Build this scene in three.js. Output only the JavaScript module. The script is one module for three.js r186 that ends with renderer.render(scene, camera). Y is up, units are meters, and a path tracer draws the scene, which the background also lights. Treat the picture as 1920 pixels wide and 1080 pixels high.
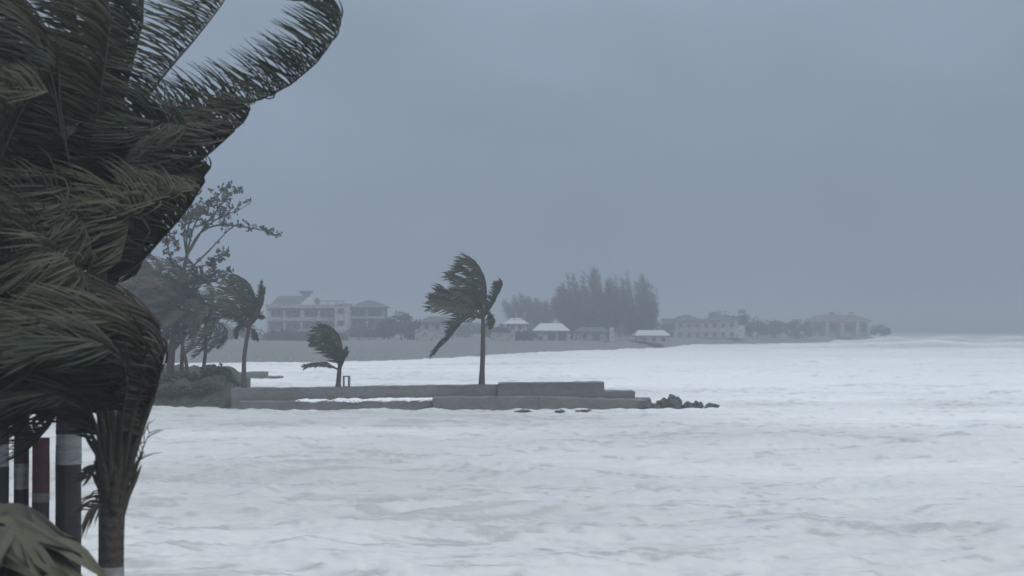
import * as THREE from 'three';
import { mergeGeometries } from 'three/addons/utils/BufferGeometryUtils.js';
import { createNoise2D, createNoise3D } from 'simplex-noise';

// ---------------------------------------------------------------- camera, sky, sun, exposure
const scene = new THREE.Scene();
const EYE = 4.5, FOV = 20, TILT = THREE.MathUtils.degToRad(1.403);
const camera = new THREE.PerspectiveCamera(FOV, 1024 / 576, 0.1, 6000);
camera.position.set(0, EYE, 0);
camera.rotation.set(TILT, 0, 0);
camera.focus = 42;
camera.userData.fStop = 2.0;
camera.updateMatrixWorld();

const renderer = new THREE.WebGLRenderer({ antialias: true });
renderer.setSize(1024, 576);
renderer.toneMapping = THREE.LinearToneMapping;
renderer.toneMappingExposure = 1;
renderer.shadowMap.enabled = true;

function rng(seed) {
  let a = seed >>> 0;
  return () => { a = (a + 0x6d2b79f5) | 0; let t = Math.imul(a ^ (a >>> 15), 1 | a); t = (t + Math.imul(t ^ (t >>> 7), 61 | t)) ^ t; return ((t ^ (t >>> 14)) >>> 0) / 4294967296; };
}
const n2 = createNoise2D(rng(11)), n3 = createNoise3D(rng(12));
const V = (x, y, z) => new THREE.Vector3(x, y, z);
const clamp = THREE.MathUtils.clamp, lerp = THREE.MathUtils.lerp, sstep = THREE.MathUtils.smoothstep;
const fbm2 = (x, y, o = 4) => { let s = 0, a = 0.5, f = 1; for (let i = 0; i < o; i++) { s += a * n2(x * f, y * f); f *= 2.03; a *= 0.5; } return s; };

{ // an even storm overcast: brighter towards the zenith, faint broad cloud texture all round
  const W = 1024, H = 512, d = new Float32Array(W * H * 4);
  for (let j = 0; j < H; j++) {
    const el = ((j + 0.5) / H - 0.5) * Math.PI, s = Math.max(0, Math.sin(el));
    for (let i = 0; i < W; i++) {
      const az = ((i + 0.5) / W - 0.5) * 2 * Math.PI, cx = Math.cos(az) * Math.cos(el), cz = Math.sin(az) * Math.cos(el);
      const cloud = n3(cx * 2.2, s * 5, cz * 2.2) * 0.06 + n3(cx * 6 + 4, s * 14, cz * 6) * 0.05 + n3(cx * 15, s * 34 + 9, cz * 15) * 0.014;
      const L = (1 + 1.95 * Math.pow(s, 1.25)) * (1 + cloud), w = Math.min(1, s * 1.3), o = (j * W + i) * 4;
      d[o] = lerp(0.218, 0.254, w) * L; d[o + 1] = lerp(0.282, 0.294, w) * L; d[o + 2] = lerp(0.368, 0.342, w) * L; d[o + 3] = 1;
    }
  }
  const sky = new THREE.DataTexture(d, W, H, THREE.RGBAFormat, THREE.FloatType);
  sky.mapping = THREE.EquirectangularReflectionMapping; sky.magFilter = THREE.LinearFilter; sky.minFilter = THREE.LinearFilter;
  sky.wrapS = THREE.RepeatWrapping; sky.needsUpdate = true;
  scene.background = sky; scene.environment = sky;
}
const sun = new THREE.DirectionalLight(new THREE.Color().setRGB(1, 0.955, 0.9), 1.48);
sun.position.set(70, 130, -10); sun.target.position.set(0, 0, -90); sun.shadow.radius = 60;
sun.castShadow = true; sun.shadow.mapSize.set(2048, 2048);
Object.assign(sun.shadow.camera, { left: -160, right: 160, top: 160, bottom: -160, near: 1, far: 500 });
scene.add(sun, sun.target);
scene.fog = new THREE.FogExp2(new THREE.Color().setRGB(0.86, 0.92, 1.0), 0.0021);

// ---------------------------------------------------------------- helpers
const FPX = 540 / Math.tan(THREE.MathUtils.degToRad(FOV / 2));
function P(px, py, D) { // a point in metres at depth D for a direction read off the photograph
  const dx = (px - 960) / FPX, dy = (540 - py) / FPX;
  const y = dy * Math.cos(TILT) + Math.sin(TILT), z = Math.cos(TILT) - dy * Math.sin(TILT), k = D / z;
  return V(dx * k, EYE + y * k, -D);
}
const names = new Map();
function numbered(n) { const k = names.get(n) ?? 0; names.set(n, k + 1); return k ? n + '_' + String(k).padStart(3, '0') : n; }
function tag(o, label, category, group, kind) { o.userData = {}; if (label) o.userData.label = label; if (category) o.userData.category = category; if (group) o.userData.group = group; if (kind) o.userData.kind = kind; return o; }
function thing(name, at, label, category, group) { const g = new THREE.Group(); g.name = numbered(name); g.position.copy(at); scene.add(g); return tag(g, label, category, group); }
function mesh(name, geo, mat, parent) { const m = new THREE.Mesh(geo, mat); m.name = parent ? name : numbered(name); m.castShadow = m.receiveShadow = true; (parent ?? scene).add(m); return m; }
function structure(name, geo, mat) { const m = mesh(name, geo, mat); m.userData.kind = 'structure'; return m; }
const lin = (r, g, b) => new THREE.Color().setRGB(r, g, b);
function noiseTex(size, fn, srgb) {
  const d = new Uint8Array(size * size * 4);
  for (let j = 0; j < size; j++) for (let i = 0; i < size; i++) { const c = fn(i / size, j / size), o = (j * size + i) * 4; for (let k = 0; k < 3; k++) d[o + k] = clamp(Array.isArray(c) ? c[k] : c, 0, 1) * 255; d[o + 3] = 255; }
  const t = new THREE.DataTexture(d, size, size); t.wrapS = t.wrapT = THREE.RepeatWrapping; t.magFilter = THREE.LinearFilter; if (srgb) t.colorSpace = THREE.SRGBColorSpace; t.needsUpdate = true; return t;
}
const tile = (u, v, f, s = 0) => { const a = u * 2 * Math.PI, b = v * 2 * Math.PI; return n3(Math.cos(a) * f + s, Math.sin(a) * f + Math.cos(b) * f * 1.3, Math.sin(b) * f * 1.3 + s); };
const bumpFine = noiseTex(256, (u, v) => 0.5 + 0.25 * tile(u, v, 2) + 0.18 * tile(u, v, 6, 3) + 0.12 * tile(u, v, 14, 7));
const cast = noiseTex(512, (u, v) => { const k = 0.84 + 0.05 * tile(u, v, 0.8, 5) + 0.04 * tile(u, v, 2.4, 2) + 0.035 * tile(u, v, 20, 8) + 0.04 * Math.sin(v * 6.283 * 3 + tile(u, v, 1)); return [k, k, k * 0.99]; }, true);
const stain = noiseTex(512, (u, v) => { const k = 0.72 + 0.16 * tile(u, v, 1.2, 5) + 0.12 * tile(u, v, 4, 2) + 0.1 * tile(u, v, 12, 8) + 0.07 * tile(u, v, 30, 1); return [k, k, k * 0.985]; }, true);
function mat(r, g, b, rough = 0.85, o = {}) { return new THREE.MeshStandardMaterial({ color: lin(r, g, b), roughness: rough, side: THREE.DoubleSide, ...o }); }
const leafMat = new THREE.MeshStandardMaterial({ vertexColors: true, roughness: 0.85, side: THREE.DoubleSide });
const ribMat = mat(0.06, 0.059, 0.04, 0.7);
const ringTex = noiseTex(256, (u, v) => { const k = 0.5 + 0.5 * Math.sin(v * 2 * Math.PI * 9 + 0.8 * tile(u, v, 1)); return 0.25 + 0.45 * Math.pow(k, 0.6) + 0.2 * tile(u, v, 8, 4); });
const barkTex = noiseTex(256, (u, v) => { const k = 0.74 + 0.06 * Math.sin(v * 2 * Math.PI * 9 + 0.8 * tile(u, v, 1)) + 0.14 * tile(u, v, 3, 4) + 0.1 * tile(u, v, 11, 4); return [k, k * 0.97, k * 0.93]; }, true);
const palmBark = new THREE.MeshStandardMaterial({ color: lin(0.11, 0.1, 0.092), map: barkTex, bumpMap: ringTex, bumpScale: 0.007, roughness: 0.85 });
const bark = new THREE.MeshStandardMaterial({ color: lin(0.1, 0.09, 0.08), map: stain, bumpMap: bumpFine, bumpScale: 0.02, roughness: 0.9 });
const concrete = new THREE.MeshStandardMaterial({ color: lin(0.2, 0.202, 0.205), map: cast, bumpMap: bumpFine, bumpScale: 0.015, roughness: 0.6 });

class Strips { // many small folded strips collected into one geometry with a colour per strip
  constructor() { this.p = []; this.c = []; this.i = []; }
  ribbon(pts, wide, ups, col) { // pts along, half-widths, width directions
    const b = this.p.length / 3;
    pts.forEach((q, k) => { const u = ups[k], w = wide[k]; this.p.push(q.x - u.x * w, q.y - u.y * w, q.z - u.z * w, q.x + u.x * w, q.y + u.y * w, q.z + u.z * w); this.c.push(...col, ...col); });
    for (let k = 0; k < pts.length - 1; k++) { const a = b + k * 2; this.i.push(a, a + 1, a + 2, a + 1, a + 3, a + 2); }
  }
  leaf(at, along, across, len, wid, col) { // a pointed, slightly folded blade of four triangles
    const b = this.p.length / 3, n = V().crossVectors(along, across).multiplyScalar(wid * 0.35);
    const m = at.clone().addScaledVector(along, len * 0.45), t = at.clone().addScaledVector(along, len), l = m.clone().addScaledVector(across, -wid).add(n), r = m.clone().addScaledVector(across, wid).add(n);
    for (const q of [at, l, m, r, t]) { this.p.push(q.x, q.y, q.z); this.c.push(...col); }
    this.i.push(b, b + 2, b + 1, b, b + 3, b + 2, b + 1, b + 2, b + 4, b + 2, b + 3, b + 4);
  }
  build(origin) {
    const g = new THREE.BufferGeometry(), a = new Float32Array(this.p);
    if (origin) for (let k = 0; k < a.length; k += 3) { a[k] -= origin.x; a[k + 1] -= origin.y; a[k + 2] -= origin.z; }
    g.setAttribute('position', new THREE.BufferAttribute(a, 3)); g.setAttribute('color', new THREE.BufferAttribute(new Float32Array(this.c), 3));
    g.setIndex(this.i); g.computeVertexNormals(); return g;
  }
}
function tube(pts, radii, seg, sides, origin) { // tapered tube through points; uv in metres
  const curve = new THREE.CatmullRomCurve3(pts), L = curve.getLength(), fr = curve.computeFrenetFrames(seg, false), p = [], uv = [], ix = [];
  for (let k = 0; k <= seg; k++) {
    const t = k / seg, c = curve.getPointAt(t), f = t * (radii.length - 1), i = Math.min(Math.floor(f), radii.length - 2), r = lerp(radii[i], radii[i + 1], f - i);
    for (let s = 0; s <= sides; s++) { const a = s / sides * Math.PI * 2, q = c.clone().addScaledVector(fr.normals[k], Math.cos(a) * r).addScaledVector(fr.binormals[k], Math.sin(a) * r); if (origin) q.sub(origin); p.push(q.x, q.y, q.z); uv.push(s / sides, t * L / 0.9); }
  }
  for (let k = 0; k < seg; k++) for (let s = 0; s < sides; s++) { const a = k * (sides + 1) + s, b = a + sides + 1; ix.push(a, b, a + 1, a + 1, b, b + 1); }
  const g = new THREE.BufferGeometry(); g.setAttribute('position', new THREE.Float32BufferAttribute(p, 3)); g.setAttribute('uv', new THREE.Float32BufferAttribute(uv, 2)); g.setIndex(ix); g.computeVertexNormals(); return g;
}
const WIND = V(-1, 0.06, 0.12).normalize();

// ---------------------------------------------------------------- sea
const SWELLS = [[-41, 3.2, 0.24, -8, 60, 1], [-63, 5, 0.3, -40, 60, 1], [-150, 7, 0.5, -18, 300, 1], [-205, 9, 0.8, 0, 400, 1.4], [-275, 10, 1.1, 20, 500, 1.6], [-370, 13, 1.7, 45, 600, 2], [-520, 16, 1.9, 92, 800, 2], [-700, 20, 1.6, 150, 900, 3]];
function swell(x, z, [zc, w, amp, x0, x1, bend]) { // a breaker: height, and a mask for shade painted on its steep shoreward side
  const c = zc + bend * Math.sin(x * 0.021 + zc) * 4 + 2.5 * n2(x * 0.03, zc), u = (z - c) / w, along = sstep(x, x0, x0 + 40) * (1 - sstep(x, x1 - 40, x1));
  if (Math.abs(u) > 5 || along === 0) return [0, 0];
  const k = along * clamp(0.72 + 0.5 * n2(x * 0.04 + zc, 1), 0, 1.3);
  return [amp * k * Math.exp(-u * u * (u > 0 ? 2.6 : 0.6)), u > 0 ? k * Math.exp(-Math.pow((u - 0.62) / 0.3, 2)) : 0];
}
function sea(x, z) {
  const d = -z, wx = x + 1.6 * n2(x * 0.12 + 3, z * 0.1), wz = z + 1.8 * n2(x * 0.07, z * 0.14 + 8);
  let h = 0.2 * fbm2(wx * 0.04 + 3, wz * 0.1, 3) + 0.09 * (1 - 2 * Math.abs(n2(wx * 0.17, wz * 0.38 + 5))) + 0.07 * fbm2(wx * 0.7, wz * 1.1, 3) + 0.022 * n2(x * 2.6, z * 3.6), faceShade = 0;
  for (const q of SWELLS) { const [a, f] = swell(x, z, q); h += a; faceShade = Math.max(faceShade, f * sstep(q[2], 0.9, 1.6)); }
  const wash = sstep(d, 80, 88) * (1 - sstep(d, 93, 110)) * (1 - sstep(x, 10, 20)); // broken water running along the foot of the wall
  return [lerp(h, h * 0.3 + 0.07 * n2(x * 0.3, 7) + 0.06 * n2(x * 1.1, z * 0.4), wash) - 0.02 * wash, faceShade];
}
{
  const R = 900, C = 660, Z0 = 13, Z1 = 1700, p = new Float32Array((R + 1) * (C + 1) * 3), c = new Float32Array(p.length), ix = new Uint32Array(R * C * 6);
  const gaps = [P(1432, 757, 97), P(1885, 690, 190), P(940, 1010, 36), P(1270, 1045, 33), P(720, 828, 66), P(1740, 1010, 36), P(1640, 838, 63), P(1840, 990, 37), P(830, 1030, 34)];
  for (let r = 0, o = 0; r <= R; r++) {
    const z = -Z0 * Math.pow(Z1 / Z0, r / R), half = 12 + 0.37 * -z;
    for (let k = 0; k <= C; k++, o += 3) {
      const s = k / C * 2 - 1, a = Math.abs(s), x = Math.sign(s) * half * (a < 0.92 ? a / 0.92 : 1 + Math.pow((a - 0.92) / 0.08, 2) * 5);
      const [y, faceShade] = sea(x, z);
      p[o] = x; p[o + 1] = y; p[o + 2] = z;
      // how much of the churned water is bare of foam: torn streaks that come and go in broad patches, plus shade painted on far breakers
      const wx = x + 2 * n2(x * 0.06, z * 0.09), wz = z + 1.2 * n2(x * 0.15 + 5, z * 0.1);
      const streak = fbm2(wx * 0.11 + 20, wz * 0.34, 4), torn = fbm2(wx * 0.55 + 9, wz * 1.3, 4), broad = fbm2(x * 0.02 + 7, z * 0.045, 2), lace = fbm2(x * 1.9, z * 2.6 + 4, 2);
      let bare = 0.47 + 0.32 * broad + 0.2 * sstep(streak, 0.05, 0.5) * sstep(broad, -0.35, 0.35) + 0.3 * sstep(torn + streak * 0.7 + broad * 0.25, 0.32, 0.62) + 0.08 * lace + 0.07 * torn;
      for (const q of gaps) { const dx = (x - q.x) / (0.05 * -q.z * 0.45), dz = (z - q.z) / (0.022 * -q.z); bare += 0.3 * Math.exp(-dx * dx - dz * dz) * (0.55 + 0.9 * sstep(torn, -0.1, 0.3)); }
      bare -= 0.41 * sstep(-z, 75, 165) + 0.3 * sstep(x, 2, 22) * sstep(-z, 40, 75);
      bare += 0.16 * (1 - sstep(-z, 34, 46)) * sstep(torn + streak * 0.8, 0.12, 0.4);
      bare = clamp(bare, 0, 0.8) + 0.55 * faceShade;  // darkens far breaker fronts: bare water and their shade, painted into the colour
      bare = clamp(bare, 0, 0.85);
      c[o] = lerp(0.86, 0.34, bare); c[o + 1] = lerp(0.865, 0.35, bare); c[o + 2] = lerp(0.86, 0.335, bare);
    }
  }
  for (let r = 0, o = 0; r < R; r++) for (let k = 0; k < C; k++) { const a = r * (C + 1) + k, b = a + C + 1; ix.set([a, a + 1, b, a + 1, b + 1, b], o); o += 6; }
  const g = new THREE.BufferGeometry(); g.setAttribute('position', new THREE.BufferAttribute(p, 3)); g.setAttribute('color', new THREE.BufferAttribute(c, 3)); g.setIndex(new THREE.BufferAttribute(ix, 1)); g.computeVertexNormals();
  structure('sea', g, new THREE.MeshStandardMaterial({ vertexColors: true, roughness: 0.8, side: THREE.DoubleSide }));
}

// ---------------------------------------------------------------- land
function sheet(nu, nv, fn) {
  const p = [], uv = [], ix = [];
  for (let j = 0; j <= nv; j++) for (let i = 0; i <= nu; i++) { const q = fn(i / nu, j / nv); p.push(q.x, q.y, q.z); uv.push(q.x * 0.25, q.z * 0.25); }
  for (let j = 0; j < nv; j++) for (let i = 0; i < nu; i++) { const a = j * (nu + 1) + i, b = a + nu + 1; ix.push(a, a + 1, b, a + 1, b + 1, b); }
  const g = new THREE.BufferGeometry(); g.setAttribute('position', new THREE.Float32BufferAttribute(p, 3)); g.setAttribute('uv', new THREE.Float32BufferAttribute(uv, 2)); g.setIndex(ix); g.computeVertexNormals(); return g;
}
const soil = new THREE.MeshStandardMaterial({ color: lin(0.09, 0.095, 0.07), map: stain, bumpMap: bumpFine, bumpScale: 0.05, roughness: 0.95, side: THREE.DoubleSide });
const GROUND = 1.0;
structure('ground', sheet(40, 50, (u, v) => { // the near shore under the palms and the viewpoint
  const x = lerp(-24, 4, u), z = lerp(10, -22.5, v), e = Math.min((x + 24) * 2, (4 - x) * 2, (z + 22.5) * 2);
  return V(x, e < 0.5 ? -0.8 : GROUND + 0.03 * n2(x * 0.5, z * 0.5), z);
}), soil);

const shore = [[40, 205], [300, 209], [560, 212], [760, 226], [905, 262], [1000, 300], [1150, 338], [1250, 372], [1300, 440], [1420, 462], [1540, 500], [1640, 590], [1662, 640]];
const shoreAt = (u) => { const f = u * (shore.length - 1), i = Math.min(Math.floor(f), shore.length - 2), t = f - i; return [lerp(shore[i][0], shore[i + 1][0], t), lerp(shore[i][1], shore[i + 1][1], t)]; };
const inland = [[-6, -1.5], [0, -0.1], [3, 0.7], [7, 1.2], [13, 1.7], [24, 1.9], [50, 2.0], [110, 2.1], [240, 2.2]];
structure('far_shore', sheet(150, inland.length - 1, (u, v) => {
  const [px, D] = shoreAt(u), [off, h] = inland[Math.round(v * (inland.length - 1))], s = P(px, 700, D), end = sstep(1 - u, 0, 0.05);
  return V(s.x - off * 0.3, h < 0 ? h : (h + 0.25 * n2(s.x * 0.05, off * 0.2) * (off > 0 ? 1 : 0)) * lerp(0.25, 1, end), s.z - off * lerp(0.25, 1, end) + n2(s.x * 0.11, 4) * 1.4);
}), new THREE.MeshStandardMaterial({ color: lin(0.36, 0.365, 0.368), map: stain, roughness: 0.95, side: THREE.DoubleSide }));
const shoreGround = 1.9;

structure('headland', sheet(60, 24, (u, v) => { // grassy bank at the root of the sea wall
  const px = lerp(120, 470, u), D = lerp(93.2, 125, v), s = P(px, 700, D);
  const side = sstep(1 - u, 0, 0.14), front = sstep(v, 0.0, 0.1);
  return V(s.x, -0.5 + (2.05 + 0.25 * n2(s.x * 0.5, s.z * 0.5) + 0.12 * n2(s.x * 1.7, s.z * 1.7)) * front * lerp(0.55, 1, side), s.z);
}), new THREE.MeshStandardMaterial({ color: lin(0.1, 0.112, 0.075), map: stain, bumpMap: bumpFine, bumpScale: 0.1, roughness: 0.95, side: THREE.DoubleSide }));
const bankY = 1.4;

// ---------------------------------------------------------------- sea wall with its apron, steps and rocks
function slab(name, parent, m, px0, px1, D, depth, y0, y1, dyRight = 0, sag = 0.035) { // a cast block with slightly uneven, worn edges
  const a = P(px0, 700, D).x, b = P(px1, 700, D).x, o = parent.position, nx = Math.max(2, Math.round((b - a) / 0.5)), g = new THREE.BoxGeometry(b - a, 1, depth, nx, 3, Math.max(1, Math.round(depth / 0.5)));
  const p = g.attributes.position, uv = g.attributes.uv;
  for (let i = 0; i < p.count; i++) {
    const x = (a + b) / 2 + p.getX(i), t = (x - a) / (b - a), z = -D - depth / 2 + p.getZ(i), v = p.getY(i) + 0.5;
    p.setXYZ(i, x - o.x + sag * n3(x * 0.9, v * 2, z), lerp(y0, y1 + dyRight * t, v) + (v > 0.9 ? sag * n2(x * 0.8, z * 1.3) : 0) - o.y, z - o.z + sag * n3(x, v * 3, z * 2 + 5));
    const up = Math.abs(g.attributes.normal.getY(i)) > 0.5; uv.setXY(i, (up || Math.abs(g.attributes.normal.getX(i)) < 0.5 ? x : z) * 0.3, (up ? z : v * (y1 - y0)) * 0.3);
  }
  g.computeVertexNormals();
  return mesh(name, g, m, parent);
}
const yAt = (py, D) => P(960, py, D).y;
const wallD = 93;
const seaWall = thing('sea_wall', V(P(700, 700, wallD).x, 0, -wallD), 'long low grey concrete sea wall stepping down to the right into the surf', 'sea wall');
slab('wall_section', seaWall, concrete, 434, 640, wallD, 1.6, -0.6, yAt(728.5, wallD), 0.06);
slab('wall_section', seaWall, concrete, 640.6, 934, wallD, 1.6, -0.6, yAt(726, wallD), 0.13);
slab('parapet', seaWall, concrete, 934.5, 1133, wallD - 0.3, 2, -0.6, yAt(718.5, wallD - 0.3), 0.04);
slab('step', seaWall, concrete, 1133.5, 1190, wallD - 0.3, 2, -0.6, yAt(734, wallD - 0.3));
slab('step', seaWall, concrete, 1190.5, 1221, wallD - 0.3, 2, -0.6, yAt(748, wallD - 0.3), 0, 0.06);
slab('apron', seaWall, concrete, 812, 1010, wallD - 2.3, 1.9, -0.6, yAt(746, wallD - 2.3), 0.05, 0.05);
slab('apron', seaWall, concrete, 1010.6, 1214, wallD - 2.3, 1.9, -0.6, yAt(744.5, wallD - 2.3), -0.2, 0.05);
slab('ledge', seaWall, concrete, 446, 811, wallD - 1.9, 1.85, -0.6, yAt(754, wallD - 1.9), 0.06, 0.05);

{ // foam left on the ledge by the last wave
  const D0 = wallD - 1.78, y = yAt(754, wallD - 1.9), R = rng(77), geos = [];
  const a = P(560, 700, D0).x, b = P(808, 700, D0).x;
  for (let i = 0; i < 90; i++) {
    const x = lerp(a, b, Math.pow(R(), 0.7)), s = 0.1 + 0.22 * R(), g = new THREE.IcosahedronGeometry(1, 2), p = g.attributes.position;
    for (let k = 0; k < p.count; k++) { const w = 1 + 0.3 * n3(p.getX(k) * 1.6 + i, p.getY(k) * 1.6, p.getZ(k) * 1.6); p.setXYZ(k, p.getX(k) * s * 1.7 * w, p.getY(k) * s * 0.42 * w, p.getZ(k) * s * w); }
    g.translate(x, y + 0.06 * (x - a) / (b - a) + s * 0.1, -D0 - 1.6 * R()); g.computeVertexNormals(); geos.push(g);
  }
  const m = mesh('foam', mergeGeometries(geos), new THREE.MeshStandardMaterial({ color: lin(0.82, 0.825, 0.83), roughness: 0.85 }));
  tag(m, 'white foam lying on the ledge of the sea wall', 'foam', null, 'stuff');
}
const rockMat = new THREE.MeshStandardMaterial({ color: lin(0.15, 0.15, 0.147), map: stain, bumpMap: bumpFine, bumpScale: 0.04, roughness: 0.65 });
function rock(px, py, D, w, h, seed, label, group, name = 'rock') {
  const g = new THREE.IcosahedronGeometry(1, 4), p = g.attributes.position, c = P(px, py, D), q = V();
  for (let i = 0; i < p.count; i++) { q.fromBufferAttribute(p, i); const k = 1 + 0.28 * n3(q.x * 1.1 + seed, q.y * 1.1, q.z * 1.1) + 0.12 * n3(q.x * 2.7, q.y * 2.7 + seed, q.z * 2.7); p.setXYZ(i, q.x * k * w, Math.max(-0.7, q.y * k) * h, q.z * k * w * 0.8); }
  g.deleteAttribute('normal'); g.computeVertexNormals();
  const m = mesh(name, g, rockMat); m.position.set(c.x, c.y - h * 0.35, c.z); m.rotation.y = seed; return tag(m, label, 'rock', group);
}
const RG = 'rocks off the end of the sea wall';
rock(1243, 757, 91, 0.42, 0.4, 1, 'rounded dark rock touching the lowest step of the sea wall', RG);
rock(1262, 752, 91, 0.5, 0.52, 2, 'tallest dark boulder off the end of the sea wall', RG);
rock(1290, 761, 91, 0.36, 0.3, 3, 'small dark rock just beyond the tallest boulder', RG);
rock(1308, 760, 91, 0.34, 0.33, 4, 'second small dark rock beyond the tallest boulder', RG);
rock(1334, 762, 91, 0.5, 0.26, 5, 'flat dark rock at the outermost tip of the rocks', RG);
rock(1216, 762, 90.2, 0.5, 0.3, 6, 'broken rubble at the foot of the lowest wall step', RG);
const RA = 'rocks awash below the apron';
rock(982, 771, 88, 0.5, 0.13, 7, 'leftmost flat rock awash in foam below the apron', RA);
rock(1050, 772, 87.5, 0.36, 0.15, 8, 'middle dark rock awash in foam below the apron', RA);
rock(1096, 770.5, 88, 0.5, 0.13, 9, 'right flat rock awash in foam below the apron', RA);

{ // low breakwater farther out
  const t = thing('breakwater', V(P(475, 700, 143).x, 0, -143), 'low two-stepped grey breakwater in the water behind the slim palm', 'breakwater');
  slab('breakwater_block', t, concrete, 425, 497, 143, 2, -0.6, yAt(698.5, 143), 0.04, 0.06);
  slab('breakwater_block', t, concrete, 497.5, 526, 143, 1.8, -0.6, yAt(705.5, 143), -0.03, 0.06);
}

// ---------------------------------------------------------------- palms
const GREEN = [0.042, 0.051, 0.034], OLIVE = [0.062, 0.068, 0.04], BROWN = [0.074, 0.064, 0.052];
function blow(at, dir, len, { wind = 0.5, sag = 0.25, steps = 9 } = {}) {
  const d = dir.clone().normalize(), p = at.clone(), out = [p.clone()];
  for (let k = 1; k <= steps; k++) { const t = k / steps; d.addScaledVector(WIND, wind * t * 0.8).add(V(0, -sag * t, 0)).normalize(); p.addScaledVector(d, len / steps); out.push(p.clone()); }
  return out;
}
function frond(palm, pts, o, rand) {
  const { n = 40, leaf = 0.6, wide = 0.016, w = 0.9, g = 0.2, t0 = 0.16, tint = GREEN, rib = 0.03, normal = V(0.2, 0.4, 1), spread = 0.75, segs = 3, full = 1, rag = 0.14, loose = 1 } = o;
  const curve = new THREE.CatmullRomCurve3(pts), S = new Strips(), side = V(), N = V(), T = V(), dir = V(), q = V(), up = V();
  for (let i = 0; i < n; i++) {
    const t = t0 + (1 - t0) * (i + 0.2 + 0.6 * rand()) / n, p = curve.getPointAt(Math.min(t, 0.999)); T.copy(curve.getTangentAt(Math.min(t, 0.999)));
    N.copy(normal).addScaledVector(T, -normal.dot(T)).normalize(); side.crossVectors(T, N);
    const prof = (0.45 + 0.55 * Math.sin(Math.PI * Math.min(1, (t - t0) / (1 - t0) * 0.72 + 0.16))) * (t > 0.9 ? 0.75 : 1);
    for (const s of [-1, 1]) {
      if (rand() > full) continue;
      const stray = rand() < rag, len = leaf * prof * (0.72 + 0.45 * rand()) * (stray ? 0.6 : 1), tw = (rand() - 0.5) * 1.1, wind = w * (stray ? 0.35 + 0.45 * rand() : 0.75 + 0.5 * rand());
      const pp = [], ww = [], uu = [], jit = V((rand() - 0.5) * 0.25, (rand() - 0.5) * 0.3, (rand() - 0.5) * 0.25).multiplyScalar(loose); q.copy(p);
      for (let k = 0; k <= segs; k++) {
        const f = k / segs;
        dir.set(0, 0, 0).addScaledVector(side, s * spread * (s * side.dot(WIND) < -0.2 ? 0.38 : 1) * (1 - 0.5 * f)).addScaledVector(T, 0.5).addScaledVector(N, 0.22 * (1 - f)).addScaledVector(WIND, wind * (0.55 + 0.9 * f)).add(jit).add(V(0, -g * f, 0)).normalize();
        up.crossVectors(dir, N).normalize().multiplyScalar(Math.cos(tw)).addScaledVector(N, Math.sin(tw)).normalize();
        pp.push(q.clone()); ww.push(wide * (f < 0.35 ? 0.7 + f * 0.86 : 1 - 0.88 * Math.pow((f - 0.35) / 0.65, 2))); uu.push(up.clone());
        q.addScaledVector(dir, len / segs);
      }
      const v = 0.82 + 0.36 * rand(), dry = rand() < 0.12 ? 0.6 : 0;
      S.ribbon(pp, ww, uu, tint.map((c, k) => lerp(c, BROWN[k], dry) * v));
    }
  }
  const f = mesh('frond', S.build(palm.position), leafMat, palm);
  mesh('midrib', tube(pts, [rib, rib * 0.8, rib * 0.55, rib * 0.3, rib * 0.12], 12, 5, palm.position), ribMat, f);
  return f;
}
function palm(name, base, crown, r0, r1, label, group, lean = 0) {
  const g = thing(name, base, label, 'palm', group), mid = base.clone().lerp(crown, 0.5).add(V(lean, 0, 0)), low = base.clone().add(V(0, -0.1, 0));
  mesh('trunk', tube([low, base.clone().lerp(mid, 0.25), mid, crown], [r0 * 1.45, r0 * 1.05, r0, (r0 + r1) / 2, r1], 24, 10, base), palmBark, g);
  return g;
}
function fronds(g, crown, count, len, o, rand, from = 85, to = -35) {
  for (let i = 0; i < count; i++) {
    const a = i * 2.39996 + rand() * 0.5, e = THREE.MathUtils.degToRad(lerp(from, to, Math.pow((i + 0.5) / count, 0.9)) + (rand() - 0.5) * 12);
    const d = V(Math.cos(a) * Math.cos(e), Math.sin(e), Math.sin(a) * Math.cos(e));
    const L = len * (0.8 + 0.35 * rand()), tint = rand() < 0.3 ? OLIVE : rand() < 0.12 ? BROWN : GREEN;
    frond(g, blow(crown, d, L, { wind: o.wind ?? 0.5, sag: o.sag ?? 0.22 }), { tint, normal: V(rand() - 0.5, 0.5 + rand(), 0.6 + rand()), ...o }, rand);
  }
}
const poly = (D, list, z = 0) => list.map(([x, y, dz = 0]) => P(x, y, D + z + dz));

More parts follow.
